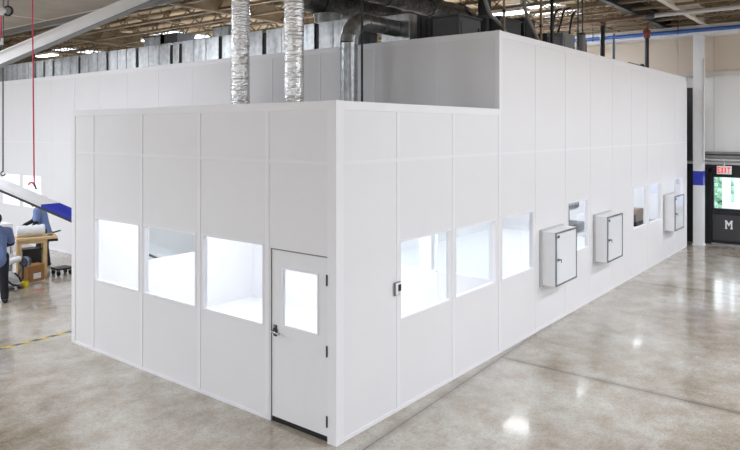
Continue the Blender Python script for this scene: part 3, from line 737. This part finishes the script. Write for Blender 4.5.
# red air hoses
p = at(34.2, 186, 11.6); pt = at(32, -2, 11.6)
t = thing('air_hose', 'long red air hose hanging with a hook above the white beam', 'hose', (p.x, p.y, p.z))
MB().tube([(p.x + (pt.x - p.x) * k / 12, p.y + (pt.y - p.y) * k / 12, p.z + (ZC - p.z) * k / 12) for k in range(13)], .0125, 8).build('hose', 'red', t, True)
MB().tube([(p.x, p.y, p.z + .03)] + arc(p + RT * -.05 + Vector((0, 0, .01)), RT, (0, 0, 1), .05, .2, math.pi * .95, 8), .016, 8).build('hook', 'red', t, True)
MB().cyl((p.x, p.y, p.z + .04), p + RT * .04 + Vector((0, 0, -.06)), .016, 8).build('coupling', 'dgrey', t)
c = at(8, 11, 11); zc = c.z
t = thing('hose_reel', 'black-rimmed hose reel with white body at the top left edge', 'hose reel', tuple(c))
MB().tube(arc(c, RT, (0, 0, 1), .075, 0, 2 * math.pi, 24)[:-1], .016, 8, False, 0, True).build('rim', 'black', t, True)
MB().cyl(c - FW * .02, c + FW * .05, .058, 20).build('drum', 'grey', t, True)
MB().tube([c - RT * .26, c - RT * .2, c - RT * .1, c - RT * .02], [.02, .07, .075, .03], 16).build('body', 'white', t, True)
MB().cyl(c + Vector((0, 0, .07)), (c.x, c.y, ZC), .01, 8).build('hanger', 'dgrey', t)
q = c - RT * .115
ab = MB().tube([q, q - Vector((0, 0, .44))], .013, 8).build('hose', 'red', t, True)
h = q - Vector((0, 0, .24))
t = thing('hose_grip', 'white hose grip handle hanging at the left edge beside the grey beam', 'grip', tuple(h + Vector((-.08, .06, -.33))))
h = h - RT * .03
MB().bar(h + Vector((0, 0, -.02)) - RT * .05, h - RT * .05 - Vector((0, 0, .32)), .04, .05).bar(h - RT * .06 - Vector((0, 0, .30)), h + RT * .055 - Vector((0, 0, .30)), .05, .045).bar(h + RT * .045 - Vector((0, 0, .30)), h + RT * .045 - Vector((0, 0, .21)), .03, .03).build('handle', 'white', t)
# floor tape
tp = bpy.data.materials.new('hazard_tape'); n = NT(tp); sep = n.new('ShaderNodeSeparateXYZ'); n.link(n.coord(), sep.inputs[0])
st = n.math('GREATER_THAN', n.math('FRACT', n.math('MULTIPLY', n.math('ADD', sep.outputs[0], sep.outputs[1]), 3.6)), .5)
n.link(n.mix(st, lin((215, 190, 60)), lin((96, 92, 84))), n.p.inputs['Base Color']); n.p.inputs['Roughness'].default_value = .4
tag(MB().box((-5, 6.04, 0), (3.4, 6.12, .0025)).build('floor_tape', tp, None, loc=(-.8, 6.08, 0)), 'yellow and black hazard tape on the floor left of the low room', 'tape')

# ------------------------------------------------------------------ workbench corner
bz = .90; bo = Vector((1.26, 10.44, 0)) + FW * .28 - RT * .12; BA = math.radians(-20)
vx = Vector((math.cos(BA), math.sin(BA), 0)); vy = Vector((-vx.y, vx.x, 0))
def rbox(b, x0, x1, y0, y1, z0, z1):
    vs = [b.b.verts.new(bo + vx * x + vy * y + Vector((0, 0, z))) for z in (z0, z1) for x, y in ((x0, y0), (x1, y0), (x1, y1), (x0, y1))]
    for f in ((3, 2, 1, 0), (4, 5, 6, 7), (0, 1, 5, 4), (1, 2, 6, 5), (2, 3, 7, 6), (3, 0, 4, 7)): b.b.faces.new([vs[i] for i in f])
    return b
def rp(x, y, z): return bo + vx * x + vy * y + Vector((0, 0, z))
t = thing('workbench', 'pale wooden workbench behind the cardboard box', 'workbench', tuple(rp(.4, .3, 0)))
rbox(MB(), 0, .84, 0, .58, bz - .045, bz).build('top', 'wood', t)
rbox(MB(), .06, .62, .03, .06, bz - .13, bz - .045).build('apron', 'wood', t)
for x in (.03, .55):
    for y in (.04, .46): rbox(MB(), x, x + .08, y, y + .08, 0, bz - .045).build('leg', 'wood', t)
rbox(MB(), .64, .86, .1, .4, bz - .12, bz - .07).build('side_tray', 'black', t)
r0, r1 = rp(.02, .28, bz + .135), rp(.60, .30, bz + .14)
tag(MB().tube([r0.lerp(r1, i / 14) for i in range(15)], [.122 + .01 * math.sin(i * 2.1) for i in range(15)], 20, True, .02).build('foam_roll', 'foam', None, True, loc=(r0.x, r0.y, bz)), 'white plastic-wrapped roll lying on the wooden workbench', 'roll')
t = thing('tape_gun', 'small black and chrome tool on the right end of the workbench', 'tool', tuple(rp(.7, .25, bz)))
MB().cyl(rp(.66, .25, bz + .051), rp(.76, .25, bz + .051), .05, 14).build('reel', 'chrome', t, True)
MB().bar(rp(.76, .25, bz + .06), rp(.93, .22, bz + .10), .03, .03).build('handle', 'black', t)
# cardboard box
p = on('z', 0, 28, 283); q = on('z', 0, 44.5, 279.5)
ang = math.atan2(q.y - p.y, q.x - p.x); wd = (q - p).length
ux = Vector((math.cos(ang), math.sin(ang), 0)); uy = Vector((-ux.y, ux.x, 0)); hh = .35
def obox(b, o, x0, x1, y0, y1, z0, z1):
    vs = [b.b.verts.new(o + ux * x + uy * y + Vector((0, 0, z))) for z in (z0, z1) for x, y in ((x0, y0), (x1, y0), (x1, y1), (x0, y1))]
    for f in ((3, 2, 1, 0), (4, 5, 6, 7), (0, 1, 5, 4), (1, 2, 6, 5), (2, 3, 7, 6), (3, 0, 4, 7)): b.b.faces.new([vs[i] for i in f])
    return b
t = thing('cardboard_box', 'brown cardboard box with white label on the floor by the workbench', 'box', tuple(p))
obox(MB(), p, 0, wd, 0, .27, 0, hh).build('carton', 'card', t)
lbm = mat('label_print', (228, 228, 228), .7, var=.15, scale=40)
obox(MB(), p, wd * .32, wd * .78, -.003, 0, .06, .18).build('label', lbm, t)
obox(MB(), p, -.01, wd + .01, .0, .13, hh, hh + .008).build('flap', 'card', t); obox(MB(), p, -.01, wd + .01, .14, .275, hh, hh + .008).build('flap', 'card', t)
# black bin under the bench
t = thing('storage_bin', 'black plastic bin standing under the workbench', 'bin', tuple(rp(.33, .26, 0)))
rbox(MB(), .14, .52, .14, .42, 0, .6).build('tub', 'black', t)
rbox(MB(), .125, .535, .125, .435, .6, .64).build('rim', 'black', t)
# dolly with casters
t = thing('dolly', 'low black dolly on casters right of the cardboard box', 'dolly', (2.32, 10.47, 0))
MB().box((2.14, 10.30, .13), (2.50, 10.64, .17), .005).build('deck', 'black', t)
for x in (2.18, 2.46):
    for y in (10.35, 10.59):
        MB().cyl((x - .02, y, .06), (x + .02, y, .06), .06, 16).build('wheel', 'rubber', t, True)
        MB().box((x - .035, y - .03, .1), (x + .035, y + .03, .13)).build('caster_fork', 'chrome', t)
# white cabinet left
t = thing('white_cabinet', 'tall white cabinet behind the man at the left edge', 'cabinet', (.94, 10.4, 0))
MB().box((.75, 10.2, 0), (1.12, 10.62, 1.34), .01).build('carcass', 'white', t)
MB().box((.76, 10.186, .06), (1.11, 10.2, 1.30), .004).build('door', 'white', t)
MB().box((1.05, 10.165, .7), (1.07, 10.186, .85)).build('handle', 'alu', t)
# white packing machine on casters
o = on('z', 0, 3, 292)
t = thing('packing_machine', 'white machine with black hoses on the floor left of the cardboard box', 'machine', (o.x, o.y, 0))
X0, Y0 = o.x, o.y
MB().prism([(0, .10), (.36, .10), (.36, .2), (.26, .36), (.0, .42)], lambda a_, c_, q_: (X0 + a_, Y0 + q_, c_), .0, .34).build('cover', 'white', t)
MB().box((X0 - .02, Y0 - .02, .06), (X0 + .38, Y0 + .36, .10)).build('base_frame', 'grey', t)
for x in (.03, .33):
    for y in (.03, .31): MB().cyl((X0 + x - .015, Y0 + y, .03), (X0 + x + .015, Y0 + y, .03), .03, 12).build('wheel', 'rubber', t)
MB().prism([(.04, .14), (.3, .14), (.3, .19), (.08, .32)], lambda a_, c_, q_: (X0 + a_, Y0 + q_, c_), -.012, 0).build('front_plate', 'lightgrey', t)
MB().cyl((X0 + .03, Y0 + .12, .56), (X0 + .42, Y0 + .2, .60), .065, 16).build('roller', 'white', t, True)
MB().cyl((X0 + .46, Y0 + .16, .52), (X0 + .60, Y0 + .2, .52), .10, 18).build('motor', 'dgrey', t, True)
MB().cyl((X0 + .50, Y0 + .165, .52), (X0 + .53, Y0 + .175, .52), .115, 18).build('flange', 'slate', t, True)
MB().bar((X0 + .2, Y0 + .16, .34), (X0 + .22, Y0 + .16, .55), .05, .05).bar((X0 + .36, Y0 + .3, .09), (X0 + .5, Y0 + .2, .48), .04, .04).build('bracket', 'grey', t)
MB().tube([(X0 + .22, Y0 - .02, .36), (X0 + .3, Y0 - .05, .26), (X0 + .34, Y0 - .04, .16), (X0 + .42, Y0 + .05, .2), (X0 + .46, Y0 + .14, .45)], .018, 10).build('hose', 'rubber', t, True)
MB().tube([(X0 + .03, Y0 - .02, .28), (X0 + .16, Y0 - .04, .13), (X0 + .3, Y0 - .03, .08)], .016, 10).build('hose', 'rubber', t, True)
# yellow cable coil, red tape scrap
p = on('z', 0, 24.5, 287)
b = MB()
for k in range(5):
    rr = .06 + .01 * (k % 3); b.tube([(p.x + (rr + .01 * math.sin(j)) * math.cos(2 * math.pi * j / 20), p.y + rr * math.sin(2 * math.pi * j / 20), .014 + k * .022) for j in range(20)], .014, 8, False, 0, True)
tag(b.build('cable_coil', 'yellow', None, True, loc=(p.x, p.y, 0)), 'bright yellow coiled cable on the floor before the cardboard box', 'cable')
p = on('z', 0, 35, 290.5); q = on('z', 0, 43, 289.2)
tag(MB().bar(p + Vector((0, 0, .002)), q + Vector((0, 0, .002)), .09, .003).build('red_tape_strip', 'redtape', None, loc=tuple(p)), 'short red tape strip stuck on the floor near the yellow cable', 'tape')

# ------------------------------------------------------------------ people
def remesh(b, voxel, name, m, parent, smooth=6):
    o = b.build(name, m, parent, False)
    md = o.modifiers.new('r', 'REMESH'); md.mode = 'VOXEL'; md.voxel_size = voxel
    sm = o.modifiers.new('s', 'SMOOTH'); sm.iterations = smooth; sm.factor = .5
    dg = bpy.context.evaluated_depsgraph_get(); me = bpy.data.meshes.new_from_object(o.evaluated_get(dg))
    o.modifiers.clear(); o.data = me; me.polygons.foreach_set('use_smooth', [True] * len(me.polygons))
    if not me.materials: me.materials.append(M[m])
    return o
def person(label, pos, facing, lean, arms, headdown=.0):
    # local frame: f forward, l left, z up
    P = Vector(pos); f = Vector((math.cos(facing), math.sin(facing), 0)); l = Vector((-f.y, f.x, 0)); U = Vector((0, 0, 1))
    def W(a, b, c): return P + f * a + l * b + U * c
    t = thing('person', label, 'person', pos)
    s = math.sin(lean); k = math.cos(lean)
    def T(h, b=0, fo=0): return W(s * h + fo * k, b, .92 + k * h - fo * s)     # point on the torso, h above the hips
    hips = T(0); chest = T(.34); neck = T(.54); head = T(.69, 0, .03 + headdown)
    body = MB()
    body.limb([T(-.02), T(.16), T(.34), T(.44)], [.13, .125, .145, .12]); body.limb([T(.45, -.13), T(.45, .13)], [.075, .075]); body.limb([neck, head], [.055, .06])
    for q, rr in ((head, (.083, .083, .115)),): body.ball(q, rr, 18)
    hf = (f * k - U * s)
    body.ball(head + hf * .085 - U * .01, (.018, .018, .026)); body.ball(head + hf * .06 - U * .07, .04)         # nose, chin
    for sd in (1, -1): body.ball(head + l * (.083 * sd), (.014, .014, .03))
    legs = []
    for sd, fo in ((1, .08), (-1, -.06)):
        hp, kn, an = T(-.04, .09 * sd), W(fo * .6 + .03, .10 * sd, .49), W(fo, .11 * sd, .09)
        body.limb([hp, kn, an], [.085, .058, .042]); body.limb([an, W(fo + .13, .11 * sd, .04)], [.045, .035]); legs.append((hp, kn, an, fo, sd))
    am = []
    for sd, (el, wr) in ((1, arms[0]), (-1, arms[1])):
        sh = T(.45, .19 * sd); e_ = W(*el); w_ = W(*wr); body.limb([sh, e_, w_], [.055, .042, .03]); am.append((sh, e_, w_, sd))
        d = (w_ - e_).normalized(); sdv = d.cross(U); sdv = sdv.normalized() if sdv.length > .05 else l.copy()
        palm = w_ + d * .07; body.limb([w_ + d * .02, palm], [.028, .034], 8)
        nrm = sdv.cross(d).normalized(); nrm = -nrm if nrm.z > 0 else nrm
        for i, (off, ln) in enumerate(((-.03, .062), (-.01, .075), (.011, .07), (.03, .055))):
            b0 = palm + sdv * off + d * .02; b1 = b0 + d * ln * .6; b2 = b1 + (d * .55 + nrm * .8).normalized() * ln * .5
            body.limb([b0, b1, b2], [.0105, .0095, .008], 8)
        th0 = w_ + d * .035 + sdv * (-.03); th1 = th0 + (d * .6 - sdv * .8).normalized() * .045; body.limb([th0, th1, th1 + d * .03], [.013, .011, .009], 8)
    remesh(body, .008, 'body', 'skin', t)
    sh = MB(); sh.limb([T(-.08), T(.16), T(.34), T(.44)], [.168, .158, .168, .145]); sh.limb([T(.45, -.15), T(.45, .15)], [.092, .092]); sh.limb([T(.44), T(.51)], [.09, .075])
    for s_, e_, w_, sd in am: sh.limb([s_, s_.lerp(e_, .75)], [.085, .078])
    remesh(sh, .016, 'shirt', 'shirt', t)
    for s_, e_, w_, sd in am:
        remesh(MB().limb([s_.lerp(e_, .6), e_, e_.lerp(w_, .93)], [.062, .056, .042]), .012, 'sleeve', 'under', t)
    tr = MB(); tr.limb([T(-.07), T(-.02)], [.155, .15])
    for hp, kn, an, fo, sd in legs: tr.limb([hp, kn, an.lerp(kn, .03)], [.112, .083, .072])
    remesh(tr, .016, 'trousers', 'trousers', t)
    for hp, kn, an, fo, sd in legs:
        remesh(MB().limb([W(fo - .04, .11 * sd, .05), W(fo + .08, .11 * sd, .045), W(fo + .17, .11 * sd, .035)], [.05, .05, .035]), .012, 'shoe', 'rubber', t)
    hr = MB(); hr.ball(head + U * .03 - hf * .022, (.094, .094, .108), 18); hr.ball(head - hf * .05 - U * .03, (.07, .07, .08), 12)
    remesh(hr, .012, 'hair', 'hair', t)
    for sd in (1, -1):
        e0 = head + hf * .076 + l * (.032 * sd) + U * .012
        MB().ball(e0, .012, 8).build('eye', 'black', t)
    MB().bar(head + hf * .082 - l * .025 - U * .055, head + hf * .082 + l * .025 - U * .055, .012, .008).build('mouth', 'redp', t)
    return t
# man behind the bench, turned towards it, seen from his side
person('person in a blue shirt over black sleeves standing behind the wooden workbench', (2.46, 11.65, 0), math.radians(140), math.radians(13),
       (((.10, .27, 1.13), (.20, .25, .93)), ((.30, -.24, 1.10), (.50, -.16, 1.00))))
# man at the left edge, seen from behind
person('person with dark hair in a blue shirt, back turned, cut by the left edge', (.30, 8.95, 0), math.radians(75), math.radians(14),
       (((.20, .26, 1.08), (.42, .16, 1.02)), ((.22, -.27, 1.10), (.44, -.16, 1.02))))

# ------------------------------------------------------------------ light
HALL = 1.35
WHITE_IN = (.985, .985, 1)
def area(x, y, z, sx, sy, e, rot=(0, 0, 0), col=(.872, .93, 1)):
    d = bpy.data.lights.new('high_bay_light', 'AREA'); d.shape = 'RECTANGLE'; d.size = sx; d.size_y = sy; d.energy = e * HALL; d.color = col
    o = bpy.data.objects.new('high_bay_light', d); C.objects.link(o); o.location = (x, y, z); o.rotation_euler = rot
for x, e_ in ((-17, 240), (-11, 165)):
    for y in (-11, -6, -1, 4): area(x, y, ZC - .05, 1.4, .7, e_)
for x in (-11, -6, -1.5):
    for y in (9, 13.5, 19, 26): area(x, y, ZC - .05, 1.4, .7, 155)
for x in (.5, 5.2, 10):
    for y, e_ in ((-15.5, 200), (-10.5, 150), (-6, 125)): area(x, y, ZC - .05, 1.4, .7, e_)
for y in (-11, -6.5): area(14.4, y, 6.25, 1.4, .7, 215)
for x in (6.2, 10, 13.8):
    for y, e_ in ((7, 95), (12, 60), (18, 36), (26, 36)): area(x, y, 6.28, 1.2, .5, e_)
area(13.4, 2.6, 6.1, .8, .5, 60)
for x in (1.1, 2.7):
    for y in (1.2, 2.9, 4.5): area(x, y, 2.74, .6, 1.2, 12.5, col=WHITE_IN)
for x in (4.9, 7.3, 9.7, 12.1, 14.2):
    for y in (1.6, 4.4): area(x, y, 2.74, .6, 1.2, 16, col=WHITE_IN)
for x in (5.0, 8.0):
    for y in (8, 11, 14.2, 17): area(x, y, 2.74, .6, 1.2, 70, col=WHITE_IN)
w = bpy.data.worlds.new('world'); SC.world = w; w.use_nodes = True
bg = w.node_tree.nodes['Background']; bg.inputs[0].default_value = (.86, .93, 1, 1); bg.inputs[1].default_value = 3.6

SC.view_settings.view_transform = 'Standard'; SC.view_settings.look = 'None'; SC.view_settings.gamma = 1; SC.view_settings.use_curve_mapping = False
SC.view_settings.exposure = 0
cy = SC.cycles; cy.use_denoising = True; cy.max_bounces = 10; cy.diffuse_bounces = 5; cy.glossy_bounces = 4; cy.transparent_max_bounces = 16; cy.sample_clamp_indirect = 6
